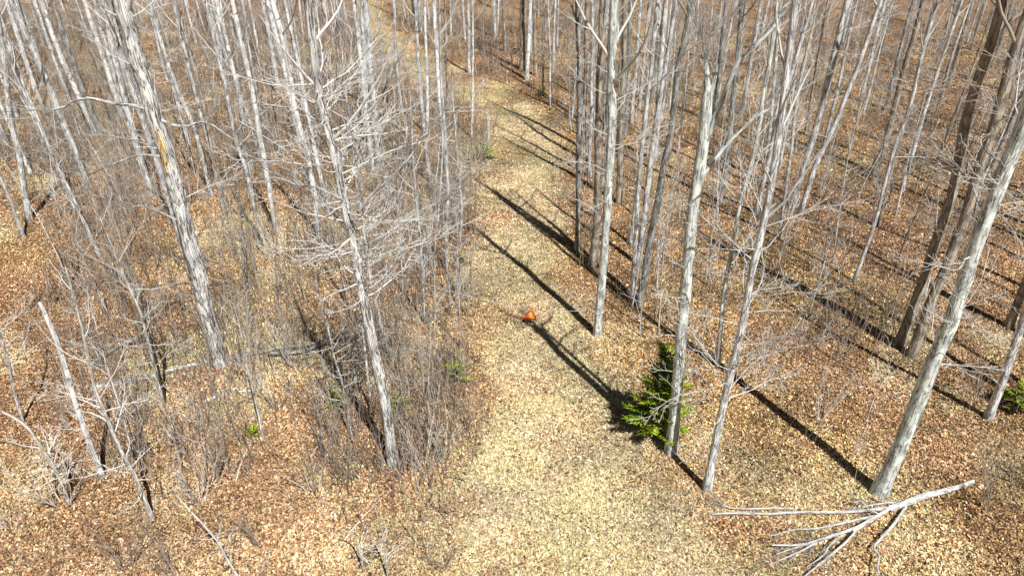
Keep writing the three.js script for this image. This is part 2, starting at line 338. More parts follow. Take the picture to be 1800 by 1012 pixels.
const treeData = [
  // right of the trail
  [BT, 'pale broken-topped trunk standing just in front of the small green fir', [[1180, 795], [1200, 560], [1225, 330], [1238, 230], [1247, 148]], 27, 22, 'green', { snag: true, ref: 'the broken-topped trunk by the fir', low: 7, from: 1.6, lowLen: 1.1, forks: [{ p: [[1238, 308], [1275, 258], [1330, 205], [1362, 186]], w: 8, z: .1 }, { p: [[1246, 235], [1280, 150], [1300, 108], [1350, 60], [1395, 0], [1420, -60]], w: 12, z: -.1 }, { p: [[1244, 170], [1242, 135], [1240, 104]], w: 15 }, { p: [[1246, 175], [1256, 140], [1263, 112]], w: 13 }, { p: [[1246, 130], [1232, 60], [1215, 25]], w: 5 }] }],
  [BT, 'slim forked grey tree, nearest right of the green fir', [[1243, 860], [1275, 700], [1300, 590], [1325, 470], [1345, 370], [1365, 260], [1380, 150], [1400, 0]], 20, 11, 'pale', { ref: 'the slim grey tree right of the fir', low: 16, from: 2.4, to: 8, lowLen: 1.9, thick: 1.1 }],
  [BT, 'thick leaning trunk with green lichen beside the fallen branch', [[1545, 868], [1600, 740], [1680, 540], [1720, 430], [1770, 300], [1800, 205], [1832, 100]], 36, 25, 'green', { ref: 'the lichen-covered leaning trunk', low: 10, from: 4, to: 10, lowLen: 2.2 }],
  [BT, 'straight pale trunk at the trail edge where the rope ends', [[1050, 588], [1062, 440], [1072, 300], [1076, 150], [1082, 0]], 20, 17, 'green', { ref: 'the pale trunk holding the rope', low: 9, from: 4.5, to: 9.5, lowLen: 1.9 }],
  [BT, 'smooth brownish trunk just behind the pale roped trunk', [[1040, 470], [1050, 385], [1052, 250], [1055, 100], [1058, 0]], 21, 14, 'brown', { low: 3, from: 4, ref: 'the brownish trunk behind the roped one' }],
  [BT, 'dark thin straight tree closest to the trail beyond the sign', [[1015, 440], [1017, 300], [1018, 150], [1015, 0]], 13, 9, 'dark', { low: 5, from: 4, ref: 'the dark straight tree at the trail' }],
  [BT, 'dark leaning trunk, larger of the pair sharing one foot', [[1122, 535], [1140, 440], [1160, 330], [1178, 250], [1192, 130], [1215, 0]], 18, 13, 'dark', { low: 5, from: 4, ref: 'the dark leaning trunk of the pair' }],
  [BT, 'thin grey stem, smaller of the pair sharing one foot', [[1112, 532], [1116, 440], [1122, 340], [1130, 240], [1145, 130], [1152, 40]], 11, 8, 'pale', { low: 4, from: 4 }],
  [BT, 'pale broken snag with an orange-brown top behind the paired trunks', [[1107, 430], [1117, 370], [1130, 250], [1140, 125]], 12, 8, 'dead', { snag: true, low: 4, from: 2, lowLen: 1 }],
  [BT, 'thin greenish tree right of the broken-topped trunk', [[1262, 645], [1275, 500], [1290, 430], [1305, 340], [1330, 250], [1350, 120], [1370, 0]], 11, 8, 'green', { low: 9, from: 2, lowLen: 1.5, ref: 'the thin greenish tree' }],
  [BT, 'brown leaning trunk, rear one of the close pair at right', [[1583, 606], [1640, 440], [1675, 330], [1700, 210], [1740, 80], [1765, 0]], 24, 18, 'brown', { low: 5, from: 4, lowLen: 2, ref: 'the rear brown trunk of the right pair' }],
  [BT, 'brown leaning trunk, front one of the close pair at right', [[1602, 627], [1650, 500], [1690, 400], [1720, 300], [1765, 160], [1795, 60]], 25, 18, 'brown', { low: 6, from: 4, lowLen: 2.2 }],
  [BT, 'grey leaning trunk beside the green bush at the right edge', [[1738, 735], [1770, 650], [1800, 560], [1840, 440]], 20, 15, 'pale', { low: 10, from: 2, lowLen: 1.8, ref: 'the grey trunk at the right edge' }],
  [BT, 'dark straight trunk standing behind the diagonal broken limb', [[1265, 355], [1275, 290], [1290, 170], [1300, 60], [1305, 0]], 15, 9, 'dark', { low: 5 }],
  [BT, 'curved grey tree bending right, in the middle of the right woods', [[1408, 372], [1435, 290], [1480, 190], [1510, 110], [1545, 15]], 13, 9, 'pale', { low: 6, ref: 'the curved grey tree' }],
  [BT, 'stout pale trunk just behind the curved grey tree', [[1393, 350], [1415, 290], [1437, 215], [1457, 134], [1479, 50], [1490, 0]], 16, 15, 'rough', { low: 6 }],
  [BT, 'grey trunk with a white scar at its foot, in the right woods', [[1532, 306], [1556, 252], [1574, 188], [1596, 100], [1616, 34], [1624, 0]], 15, 12, 'brown', { low: 5, ref: 'the grey trunk with a scarred foot' }],
  [BT, 'slender pale tree slanting up in front of the scarred grey trunk', [[1502, 496], [1535, 400], [1575, 255], [1600, 185], [1620, 100], [1647, 10]], 10, 7, 'pale', { low: 8, lowLen: 1.4 }],
  [BT, 'pale bright trunk standing at the far bend of the trail', [[926, 142], [929, 70], [933, 0]], 11, 9, 'birch', { low: 3, ref: 'the bright trunk at the trail bend' }],
  [BT, 'thick brown trunk beside the bright one at the trail bend', [[917, 124], [918, 60], [919, 0]], 14, 12, 'brown', { low: 2 }],
  [BT, 'thin grey tree standing alone at the outer side of the bend', [[824, 130], [824, 60], [823, 0]], 8, 6, 'pale', { low: 3 }],
  [BT, 'thin dark tree between the lone grey tree and the bright trunk', [[888, 92], [886, 40], [884, 0]], 7, 6, 'dark', { low: 2 }],
  [BT, 'slim grey tree directly behind the paired trunks, far back', [[1110, 216], [1120, 100], [1127, 0]], 9, 7, 'pale', { low: 4 }],
  [BT, 'slim pale tree seen between the dark straight and brownish trunks', [[1036, 312], [1040, 180], [1042, 0]], 9, 7, 'pale', { low: 3 }],
  [BT, 'slim grey tree behind the thin greenish tree', [[1338, 330], [1352, 240], [1362, 130], [1372, 20]], 9, 7, 'pale', { low: 5 }],
  [BT, 'pale snapped snag leaning right, behind the slim forked grey tree', [[1372, 420], [1392, 250], [1408, 140], [1432, 38]], 9, 6, 'dead', { snag: true, low: 5, lowLen: 1.1 }],
  [BT, 'dark slim tree hidden among the trunks behind the roped trunk', [[1068, 302], [1070, 200], [1072, 60]], 16, 12, 'dark', { low: 4 }],
  [BT, 'brown slim tree between the roped trunk and the paired trunks', [[1088, 356], [1092, 230], [1098, 60]], 16, 13, 'brown', { low: 3 }],
  [BT, 'grey slim tree behind the pale snag, close to the trail', [[1150, 282], [1158, 180], [1168, 40]], 15, 12, 'pale', { low: 4 }],
  [BT, 'brown trunk standing behind the dark straight tree at the trail', [[1026, 262], [1030, 150], [1033, 0]], 14, 11, 'brown', { low: 3 }],
  [BT, 'dark thin tree near the trail beyond the snag', [[1098, 238], [1104, 130], [1110, 0]], 13, 11, 'dark', { low: 3 }],
  // left of the trail
  [BT, 'massive pale trunk with an orange lichen patch, left of the trail', [[385, 642], [350, 500], [325, 400], [300, 290], [280, 228], [262, 180], [240, 90], [215, 0]], 35, 29, 'rough', { fine: true, color: orangePatch, ref: 'the big orange-stained trunk', low: 4, from: 4, lowLen: 1.6, forks: [{ p: [[272, 195], [235, 185], [200, 182], [148, 172], [100, 192], [40, 192]], w: 9, z: -.15 }, { p: [[285, 275], [245, 272], [200, 288], [150, 310]], w: 5, z: -.1 }, { p: [[312, 388], [275, 370], [245, 362], [220, 368]], w: 5, z: -.1 }, { p: [[283, 212], [320, 222], [360, 215], [410, 245]], w: 7, z: .1 }, { p: [[225, 30], [190, 20], [160, -10]], w: 9, z: .1 }] }],
  [BT, 'crooked grey tree full of white twigs at the left trail edge', [[692, 818], [680, 730], [660, 640], [640, 540], [622, 440], [604, 370], [592, 300], [575, 220], [560, 150], [548, 60], [540, 0]], 27, 14, 'rough', { ref: 'the crooked grey tree', low: 34, from: 5.4, to: 11.5, lowLen: 1.9, thick: 1.2, forks: [{ p: [[615, 400], [650, 345], [700, 300], [760, 225]], w: 8, z: -.2 }, { p: [[600, 350], [560, 330], [520, 325], [470, 300]], w: 6, z: -.2 }, { p: [[622, 440], [680, 410], [740, 370], [790, 350]], w: 6, z: .2 }, { p: [[590, 300], [620, 250], [660, 190], [690, 120]], w: 7, z: .15 }] }],
  [BT, 'pale trunk near the left edge with a dark shadow at its foot', [[50, 388], [35, 290], [20, 220], [10, 130], [-2, 40]], 15, 10, 'pale', { ref: 'the pale trunk near the left edge', low: 6 }],
  [BT, 'bright pale trunk, front one of the twin trunks behind the big trunk', [[268, 345], [245, 272], [226, 200], [204, 115], [191, 50], [182, 0]], 13, 11, 'pale', { low: 5, ref: 'the bright twin trunks' }],
  [BT, 'thinner rear one of the twin trunks behind the big trunk', [[255, 318], [232, 240], [205, 150], [182, 70], [165, 0]], 9, 8, 'pale', { low: 4 }],
  [BT, 'white trunk with a darker trunk touching it, upper left woods', [[168, 240], [141, 175], [121, 134], [104, 94], [70, 0]], 12, 11, 'birch', { low: 4, ref: 'the touching white and dark trunks' }],
  [BT, 'dark trunk touching the white one in the upper left woods', [[180, 242], [145, 160], [115, 75], [90, 0]], 12, 11, 'dark', { low: 4 }],
  [BT, 'slim pale tree first to the right of the big orange-stained trunk', [[372, 345], [340, 225], [300, 130], [275, 50], [262, 0]], 9, 8, 'pale', { low: 5 }],
  [BT, 'slim grey tree second to the right of the big orange-stained trunk', [[394, 348], [363, 242], [345, 170], [325, 95], [305, 0]], 9, 7, 'pale', { low: 5 }],
  [BT, 'bright white trunk, tallest of the white cluster, upper left', [[487, 412], [470, 315], [450, 200], [433, 118], [416, 40], [408, 0]], 12, 10, 'birch', { low: 7, ref: 'the white trunk cluster' }],
  [BT, 'white trunk just left of the tallest in the white cluster', [[440, 338], [427, 242], [420, 168], [400, 84], [380, 0]], 11, 9, 'birch', { low: 5 }],
  [BT, 'thick bright trunk between the white cluster and the crooked tree', [[562, 428], [551, 336], [534, 252], [517, 188], [504, 100], [487, 34], [478, 0]], 13, 11, 'birch', { low: 7, ref: 'the thick bright trunk' }],
  [BT, 'slim pale tree with a black shadow, below the white cluster', [[465, 434], [443, 348], [433, 304], [413, 239], [395, 150], [372, 50]], 9, 7, 'pale', { low: 6 }],
  [BT, 'short white birch snag snapped at the top, lower left', [[178, 838], [155, 770], [135, 715], [115, 650], [97, 592], [70, 530]], 14, 10, 'birch', { snag: true, low: 5, from: 1.2, lowLen: .9, ref: 'the snapped white birch' }],
  [BT, 'thin crooked pale tree leaning left beside the snapped birch', [[267, 912], [235, 832], [215, 800], [190, 740], [165, 680], [150, 615]], 10, 6, 'dead', { h: 5, low: 10, from: .8, to: 4, lowLen: 1, crown: 5 }],
  [BT, 'bent whitish trunk leaning out of the lower left clump', [[120, 886], [98, 830], [72, 788], [40, 745], [0, 722]], 9, 6, 'dead', { snag: true, low: 8, from: .6, lowLen: .9 }],
  [BT, 'slender white birch stem rising from the bottom edge', [[424, 1022], [400, 985], [381, 950], [340, 905], [310, 872]], 7, 3, 'birch', { snag: true, low: 6, from: .5, lowLen: .6 }],
  [BT, 'thin white sapling standing upright at the bottom edge', [[681, 1018], [676, 960], [668, 920], [658, 888]], 5, 3, 'dead', { snag: true, low: 5, from: .5, lowLen: .5 }],
  [BT, 'short crooked white sapling left of the thin white one', [[638, 1000], [630, 965], [624, 945], [612, 935], [600, 930]], 5, 3, 'dead', { snag: true, low: 5, from: .3, lowLen: .5 }],
  [BT, 'thin pale stem with a black shadow at the far left edge', [[38, 742], [22, 680], [12, 630], [-4, 580]], 7, 5, 'pale', { h: 6, low: 6, from: 1.5, lowLen: 1.1, crown: 5 }],
  [BT, 'slim pale stem crossing the fallen log, left of the big trunk', [[288, 716], [270, 640], [252, 570], [238, 530], [215, 480]], 8, 5, 'pale', { h: 7, low: 7, from: 1.5, lowLen: 1.2, crown: 6 }],
  [BT, 'brownish slim stem beside the pale one crossing the log', [[286, 692], [272, 620], [258, 560], [240, 500]], 7, 5, 'brown', { h: 6, low: 6, from: 1.5, lowLen: 1.2, crown: 6 }],
  [BT, 'tall pale tree on the left side of the far trail', [[787, 326], [780, 230], [769, 130], [763, 0]], 12, 9, 'birch', { low: 8, from: 3, ref: 'the tall pale tree at the far trail' }],
  [BT, 'slimmer tree just left of the tall pale one at the far trail', [[757, 322], [746, 230], [737, 140], [733, 60], [731, 0]], 9, 7, 'pale', { low: 6 }],
  [BT, 'thin yellowish tree further left by the far trail', [[715, 238], [698, 130], [692, 0]], 7, 6, 'pale', { low: 5 }],
  [BT, 'broad grey trunk, right one of the touching far pair', [[668, 300], [654, 150], [641, 0]], 14, 12, 'pale', { low: 5, ref: 'the far touching grey pair' }],
  [BT, 'pale slimmer trunk, left one of the touching far pair', [[655, 305], [634, 110], [622, 0]], 10, 9, 'birch', { low: 5 }],
  [BT, 'thin pale sapling rising at the left trail edge above the rope', [[800, 512], [806, 440], [812, 373], [806, 300], [800, 230]], 6, 4, 'pale', { h: 8, low: 9, from: 1.5, lowLen: 1, crown: 6 }],
  [BT, 'grey slim tree behind the thicket at the left trail edge', [[783, 474], [785, 400], [788, 340], [783, 250], [776, 150]], 9, 6, 'pale', { low: 8, lowLen: 1.2 }],
  [BT, 'thin stem in the left brush to which the rope is tied', [[748, 570], [744, 500], [740, 440], [734, 370], [726, 280]], 7, 5, 'shrubtree', { h: 8, low: 9, from: 1.6, lowLen: 1.2, crown: 6 }],
  [BT, 'slim pale tree just behind the crooked grey tree', [[690, 628], [672, 583], [660, 540], [650, 480], [636, 390], [622, 280]], 10, 7, 'rough', { low: 8, lowLen: 1.3 }],
  [BT, 'thin white stem left of the crooked grey tree, in brush', [[618, 772], [602, 677], [588, 630], [575, 570]], 6, 4, 'pale', { h: 6, low: 8, from: 1, lowLen: 1, crown: 5 }],
  [BT, 'thin pale stem close behind the foot of the crooked grey tree', [[652, 724], [645, 650], [640, 600], [632, 540]], 6, 4, 'birch', { h: 6, low: 8, from: 1, lowLen: 1, crown: 5 }],
  [BT, 'weathered leaning stump post with green moss by the far trail', [[856, 262], [858, 230], [855, 196]], 8, 6, 'dead', { snag: true, low: 2, from: .5, lowLen: .4 }],
];
bark.shrubtree = bark.pale; twigMat.shrubtree = twigMat.pale;
const traced = treeData.map(([n, label, pix, a, b, k, o]) => tracedTree(n, label, T, pix, a, b, k, o));

// labels of things that are only told apart by where they stand: what they are, and which one beside which landmark
const pending = [];
function later(root, phrase, foot) { const P = toPixel(foot); pending.push({ root, phrase, x: P[0], y: P[1] }); }
function settleLabels() {
  const groups = new Map();
  for (const q of pending) {
    let best = null;
    for (const [x, y, ref] of landmarks) { const d = Math.hypot(x - q.x, (y - q.y) * 1.6); if (!best || d < best.d) best = { d, dx: q.x - x, dy: q.y - y, ref }; }
    q.d = best.d; const rel = Math.abs(best.dx) > Math.abs(best.dy) * 1.2 ? (best.dx < 0 ? 'left of' : 'right of') : best.dy < 0 ? 'behind' : 'in front of';
    const key = q.phrase + '|' + rel + '|' + best.ref; q.tail = `${rel} ${best.ref}`;
    if (!groups.has(key)) groups.set(key, []); groups.get(key).push(q);
  }
  const rank = ['nearest', 'second', 'third', 'fourth', 'fifth', 'sixth', 'seventh', 'eighth', 'ninth', 'tenth', 'eleventh', 'twelfth', 'thirteenth', 'fourteenth', 'fifteenth', 'sixteenth', 'seventeenth', 'eighteenth', 'nineteenth', 'twentieth'];
  for (const list of groups.values()) { list.sort((a, b) => a.d - b.d); list.forEach((q, i) => { q.root.userData.label = list.length === 1 ? `${q.phrase} ${q.tail}` : `${q.phrase}, ${rank[i] ?? 'farthest'} ${q.tail}`; }); }
}

// ---------- background trees: a few of each kind, then copies ----------
function wildTree(seed, kind, r0, H, o = {}) {
  const R = rngOf(seed), root = new THREE.Group(), pts = [V(0, -.12, 0)], n = 8, lean = V((R() - .5) * .1, 1, (R() - .5) * .1).normalize(), d = lean.clone();
  for (let i = 1; i <= n; i++) { d.add(V((R() - .5) * .09, 0, (R() - .5) * .09)).lerp(lean, .3).normalize(); pts.push(pts[i - 1].clone().addScaledVector(d, H / n)); }
  const path = spline(pts, Math.round(H * 1.3)), rad = path.map(p => lerp(r0, r0 * .12, Math.pow(clamp(p.y / H, 0, 1), 1.2)));
  const g = new Geo(); g.tube(path, rad, r0 > .1 ? 10 : 7, { lump: .13, flare: .28, seed }); part('trunk', g.build(true), bark[kind], root);
  const b = new Geo();
  for (let i = 0; i < (o.low ?? 7); i++) { const [s, r] = pathAt(path, rad, lerp(1.6, H * .55, (i + R()) / (o.low ?? 7))), a = R() * 6.28; limb(b, R, s, V(Math.cos(a), .1 + R() * .6, Math.sin(a)), .7 + R() * 1.3, Math.min(r * .5, .009 + .008 * R()), { dens: 3, wob: .32, up: .1 }); }
  for (let i = 0; i < 9; i++) { const t = (i + R()) / 9, [s, r] = pathAt(path, rad, lerp(H * .5, H * .96, t)), a = i * 2.4 + R(); limb(b, R, s, V(Math.cos(a), .7 + R() * .6, Math.sin(a)), (1.1 + r * 16) * (1 - .5 * t), Math.max(.01, r * .42), { up: .3, dens: 1.8 }); }
  part('crown', b.build(), twigMat[kind], root);
  return root;
}
function wildSapling(seed, kind, H, o = {}) {
  const R = rngOf(seed), root = new THREE.Group(), pts = [V(0, -.08, 0)], n = 6, d = V((R() - .5) * .3, 1, (R() - .5) * .3).normalize(), r0 = .010 + H * .0045;
  for (let i = 1; i <= n; i++) { d.add(V((R() - .5) * .16, .1, (R() - .5) * .16)).normalize(); pts.push(pts[i - 1].clone().addScaledVector(d, H / n)); }
  const path = spline(pts, 14), rad = path.map(p => lerp(r0, .005, clamp(p.y / H, 0, 1)));
  const g = new Geo(); g.tube(path, rad, 6, { seed, us: .3 }); part('trunk', g.build(), bark[kind], root);
  const b = new Geo(), m = Math.round(H * (o.dens ?? 3.4));
  for (let i = 0; i < m; i++) { const [s, r] = pathAt(path, rad, lerp(H * .15, H * .97, (i + R()) / m)), a = R() * 6.28; limb(b, R, s, V(Math.cos(a), .25 + R() * .7, Math.sin(a)), (.35 + R() * .8) * (1 - .35 * i / m) * (H > 4 ? 1.25 : 1), Math.min(r * .6, .010), { depth: 1, dens: 4.2, wob: .22 }); }
  part('crown', b.build(), twigMat[kind], root);
  return root;
}
function wildShrub(seed, kind, H, stems, o = {}) {
  const R = rngOf(seed), root = new THREE.Group();
  for (let k = 0; k < stems; k++) {
    const a = R() * 6.28, q = R() * (o.wide ?? .16), g = new Geo(), h = H * (.6 + .5 * R());
    limb(g, R, V(Math.cos(a) * q, -.05, Math.sin(a) * q), V(Math.cos(a) * (.2 + .35 * R()), 1, Math.sin(a) * (.2 + .35 * R())), h, .009 + .010 * R() * H / 2, { depth: o.depth ?? 2, up: .1, wob: .16, dens: 2.6, ratio: .42, spread: .7 });
    part('stem', g.build(), twigMat[kind], root);
  }
  return root;
}
function place(proto, name, phrase, category, group, foot, turn, s, copy = true) {
  const o = copy ? proto.clone() : proto; o.name = numbered(name); o.position.set(foot.x, gh(foot.x, foot.z), foot.z); o.rotation.y = turn; o.scale.setScalar(s);
  o.userData = { category, group, label: '' }; scene.add(o); if (phrase) later(o, phrase, foot); return o;
}
{
  const R = rngOf(2024), protos = [];
  const kinds = [['pale', 'pale slender bare tree'], ['birch', 'whitish slender bare tree'], ['brown', 'brown bare tree'], ['dark', 'dark slender bare tree'], ['rough', 'rough-barked grey tree'], ['green', 'greenish grey bare tree']];
  kinds.forEach(([k, ph], i) => { for (let v = 0; v < 3; v++) protos.push({ g: wildTree(300 + i * 7 + v, k, [.075, .10, .145][v], [10, 14, 18][v], { low: [10, 9, 7][v] }), ph: (v === 2 ? ph.replace('slender', 'stout') : ph), k }); });
  const byKind = k => protos.filter(p => p.k === k);
  const fits = (x, z, gap) => { if (trailMask(x, z) < .7) return false; for (const [a, b] of standing) if (Math.hypot(a - x, b - z) < gap) return false; return true; };
  let made = 0, tries = 0;
  while (made < 298 && tries++ < 20000) {
    const z = -24 - Math.pow(R(), .8) * 62, x = (R() * 2 - 1) * (-z * .74 + 3), side = x < trail[7].x - 1 ? 'l' : 'r';
    const P = toPixel(V(x, 0, z));
    if (!fits(x, z, z > -36 ? 1.7 : 1.25)) continue;
    if (P[0] > 1000 && P[1] > 430 && R() < .7) continue;
    const k = side === 'l' ? ['pale', 'birch', 'pale', 'rough', 'birch', 'brown'][Math.floor(R() * 6)] : ['pale', 'dark', 'brown', 'green', 'pale', 'rough'][Math.floor(R() * 6)];
    const set = byKind(k), p = set[Math.floor(Math.pow(R(), 1.2) * 3)];
    place(p.g, 'woodland_tree', p.ph, T, 'bare trees deeper in the woods', V(x, 0, z), R() * 6.28, .85 + R() * .3);
    standing.push([x, z, .1]); made++;
  }
  // trees just outside the frame on the right, whose shadows fall into it
  for (const [x, z] of [[16.5, -14.5], [19, -18], [20.5, -22], [23, -25.5], [25, -30], [18.5, -12], [30, -36], [22, -15.5], [26, -22], [28, -28], [33, -40], [17.5, -20.5], [24, -19]]) {
    const o = place(byKind('brown')[2].g, 'roadside_tree', null, T, 'bare trees beyond the right edge', V(x, 0, z), R() * 6.28, .95 + R() * .2);
    o.userData.label = 'brown bare tree standing just beyond the right edge of view'; standing.push([x, z, .2]);
  }
  // saplings
  const sap = [];
  for (let i = 0; i < 10; i++) sap.push(wildSapling(500 + i, ['pale', 'brown', 'pale', 'birch', 'dark'][i % 5], 2.6 + i * .55));
  const sapPh = ['pale bare sapling', 'brown bare sapling', 'pale bare sapling', 'whitish bare sapling', 'dark bare sapling'];
  made = tries = 0;
  while (made < 290 && tries++ < 20000) {
    const z = -12.5 - Math.pow(R(), .9) * 50, x = (R() * 2 - 1) * (-z * .72 + 1), P = toPixel(V(x, 0, z));
    if (!fits(x, z, .6) || (P[1] > 850)) continue;
    if (P[0] > 900 && P[1] > 640 && R() < .75) continue;
    const i = Math.floor(R() * 10);
    place(sap[i], 'sapling', sapPh[i % 5], 'sapling', 'saplings in the understorey', V(x, 0, z), R() * 6.28, .8 + R() * .4);
    standing.push([x, z, .03]); made++;
  }
  // shrubs seen singly
  const shr = []; for (let i = 0; i < 8; i++) shr.push(wildShrub(700 + i, i % 2 ? 'shrub' : 'shrubPale', 1.5 + .2 * (i % 4), 6 + i % 4));
  const shrubs = [[550, 862, 0, 1.1, 'grey many-stemmed shrub fanning left, bottom centre-left'], [608, 846, 1, 1, 'dark few-stemmed shrub beside the fanning grey shrub'], [745, 826, 2, 1.25, 'dense tall shrub right of the crooked grey tree foot'], [705, 835, 3, 1.1, 'brown twiggy shrub touching the crooked grey tree foot'], [780, 800, 4, 1.2, 'dense shrub spilling onto the left trail edge'], [815, 760, 5, .9, 'thin brown shrub right at the left trail edge'], [350, 882, 6, 1.1, 'upright dark-stemmed shrub in the lower left leaves'], [376, 845, 7, 1, 'tall narrow shrub behind the upright dark-stemmed one'], [398, 826, 0, .8, 'small forked pale shrub beside the tall narrow shrub'], [262, 800, 1, .8, 'small vase-shaped dark shrub in the lower left leaves'], [112, 884, 2, 1.2, 'clump of stems at the foot of the bent whitish trunk'], [225, 1000, 3, .9, 'dark twiggy shrub at the bottom left edge'], [310, 1010, 7, .8, 'low dark shrub left of the white birch stem'], [460, 960, 5, .9, 'fine grey brush heap at the bottom left of centre'], [780, 1005, 3, .6, 'low greyish brush tuft at the bottom by the trail'], [20, 930, 4, .8, 'sparse shrub at the lower left corner'], [1740, 895, 5, 1.2, 'open brown shrub right of the fallen branch end'], [1790, 850, 1, 1.2, 'brown shrub at the right edge above the fallen branch'], [1715, 722, 7, 1, 'dark forked shrub left of the grey right-edge trunk'], [1150, 690, 1, .8, 'thin shrub in the shade left of the green fir'], [1440, 740, 6, .9, 'slim shrub between the two near right-hand trees'], [1505, 800, 4, .7, 'sparse twiggy shrub left of the lichen-covered trunk'], [830, 300, 0, 1.2, 'grey shrub at the left edge of the far trail'], [800, 345, 2, 1.2, 'brown thicket shrub left of the narrowing trail'], [760, 640, 0, 1.2, 'pale shrub left of the low green hemlock tuft'], [720, 690, 3, 1.2, 'brown shrub behind the crooked grey tree foot'], [480, 720, 4, 1, 'pale shrub above the fanning grey shrub'], [520, 650, 6, 1.1, 'grey shrub in the shadow behind the fallen log'], [250, 745, 2, .9, 'pale bushy shrub right of the snapped white birch'], [130, 760, 5, .9, 'brown shrub left of the snapped white birch']];
  for (const [px, py, i, s, label] of shrubs) { const o = place(shr[i], 'shrub', null, 'shrub', 'bare shrubs in the understorey', onGround(px, py), R() * 6.28, s); o.userData.label = label; }
  // brush nobody could count
  const brush = new THREE.Group(); brush.name = 'undergrowth'; brush.userData = { kind: 'stuff', category: 'brush', label: 'tangled bare brush and thin stems filling the woods' }; scene.add(brush);
  const variants = [];
  for (let v = 0; v < 8; v++) {
    const r = rngOf(900 + v), g = new Geo(), whip = v % 2;
    for (let k = 0; k < (whip ? 5 : 6); k++) limb(g, r, V((r() - .5) * 1.6, -.04, (r() - .5) * 1.6), V((r() - .5) * (whip ? .35 : .8), 1, (r() - .5) * (whip ? .35 : .8)), whip ? 1.4 + r() * 2 : .7 + r() * 1, .009 + r() * .005, { depth: 1, dens: whip ? 1.6 : 3, up: .1, ratio: whip ? .25 : .45, wob: .14 });
    variants.push([g.build(), []]);
  }
  for (let i = 0; i < 7600; i++) {
    const z = -11.5 - Math.pow(R(), .8) * 62, x = (R() * 2 - 1) * (-z * .74 + 1), d = trailMask(x, z), P = toPixel(V(x, 0, z)); if (d < .25) continue;
    const left = x < trail[6].x - 1 || P[0] < 850; let dens = left ? .8 : .24; if (P[1] > 860) dens = .05; if (left && d < 2.6) dens = 1.6; if (P[1] > 640 && P[0] > 900) dens = .06; if (P[1] > 720) dens *= .6;
    dens *= .4 + 1.2 * smooth(.35, .65, fbm(x * .3, z * .3, 55, 3));
    if (R() < dens) variants[Math.floor(R() * 8)][1].push([x, z, R() * 6.28, .6 + R() * .7, R()]);
  }
  for (let i = 0; i < 330; i++) {
    const k = 1 + R() * 9.5, a = trail[Math.floor(k)], b = trail[Math.floor(k) + 1], f = k % 1, w = lerp(a.w, b.w, f), x = lerp(a.x, b.x, f) - w + 1.6 * (fbm(k * 5, 3, 58, 2) - .75) - R() * 4.5, z = lerp(a.z, b.z, f) + (R() - .5);
    if (toPixel(V(x, 0, z))[1] < 850 && R() < .15 + 1.1 * smooth(.35, .6, fbm(x * .5, z * .5, 57, 2))) variants[Math.floor(R() * 8)][1].push([x, z, R() * 6.28, (.45 + R() * .7), R()]);
  }
  for (const [g, list] of variants) {
    const im = new THREE.InstancedMesh(g, mat(1, 1, 1), list.length); im.name = 'brush'; im.userData = { kind: 'stuff' }; const m = new THREE.Matrix4(), c = new THREE.Color();
    list.forEach(([x, z, a, s, t], i) => { m.compose(V(x, gh(x, z), z), new THREE.Quaternion().setFromAxisAngle(V(0, 1, 0), a), V(s, s * (.8 + .5 * t), s)); im.setMatrixAt(i, m); im.setColorAt(i, c.setRGB(lerp(.16, .58, t * t), lerp(.12, .53, t * t), lerp(.09, .46, t * t))); });
    im.castShadow = im.receiveShadow = true; brush.add(im);
  }
}

// sticks strewn over the floor
{
  const R = rngOf(4242), root = new THREE.Group(); root.name = 'stick_litter'; root.userData = { kind: 'stuff', category: 'sticks', label: 'small dead sticks strewn over the woodland leaves' }; scene.add(root);
  for (let v = 0; v < 5; v++) {
    const r = rngOf(60 + v), g = new Geo(), L = .4 + v * .28; limb(g, r, V(-L / 2, .02, 0), V(1, .02, 0), L, .009 + .003 * v, { depth: 1, up: 0, wob: .16, dens: 2, ratio: .4, spread: .6 });
    const list = []; for (let i = 0; i < 420; i++) { const z = -10.5 - Math.pow(R(), .8) * 45, x = (R() * 2 - 1) * (-z * .74); if (trailMask(x, z) > .2 || R() < .06) list.push([x, z]); }
    const im = new THREE.InstancedMesh(g.build(), mat(1, 1, 1), list.length), m = new THREE.Matrix4(), c = new THREE.Color(); im.name = 'sticks'; im.userData = { kind: 'stuff' };
    list.forEach(([x, z], i) => { const k = R(), t = R(); m.compose(V(x, gh(x, z) + .02, z), new THREE.Quaternion().setFromEuler(new THREE.Euler(0, R() * 6.28, (R() - .5) * .12)), V(1, .5, .8).multiplyScalar(.7 + .8 * k)); im.setMatrixAt(i, m); im.setColorAt(i, c.setRGB(lerp(.22, .68, t), lerp(.17, .64, t), lerp(.13, .57, t))); });
    root.add(im);
  }
}

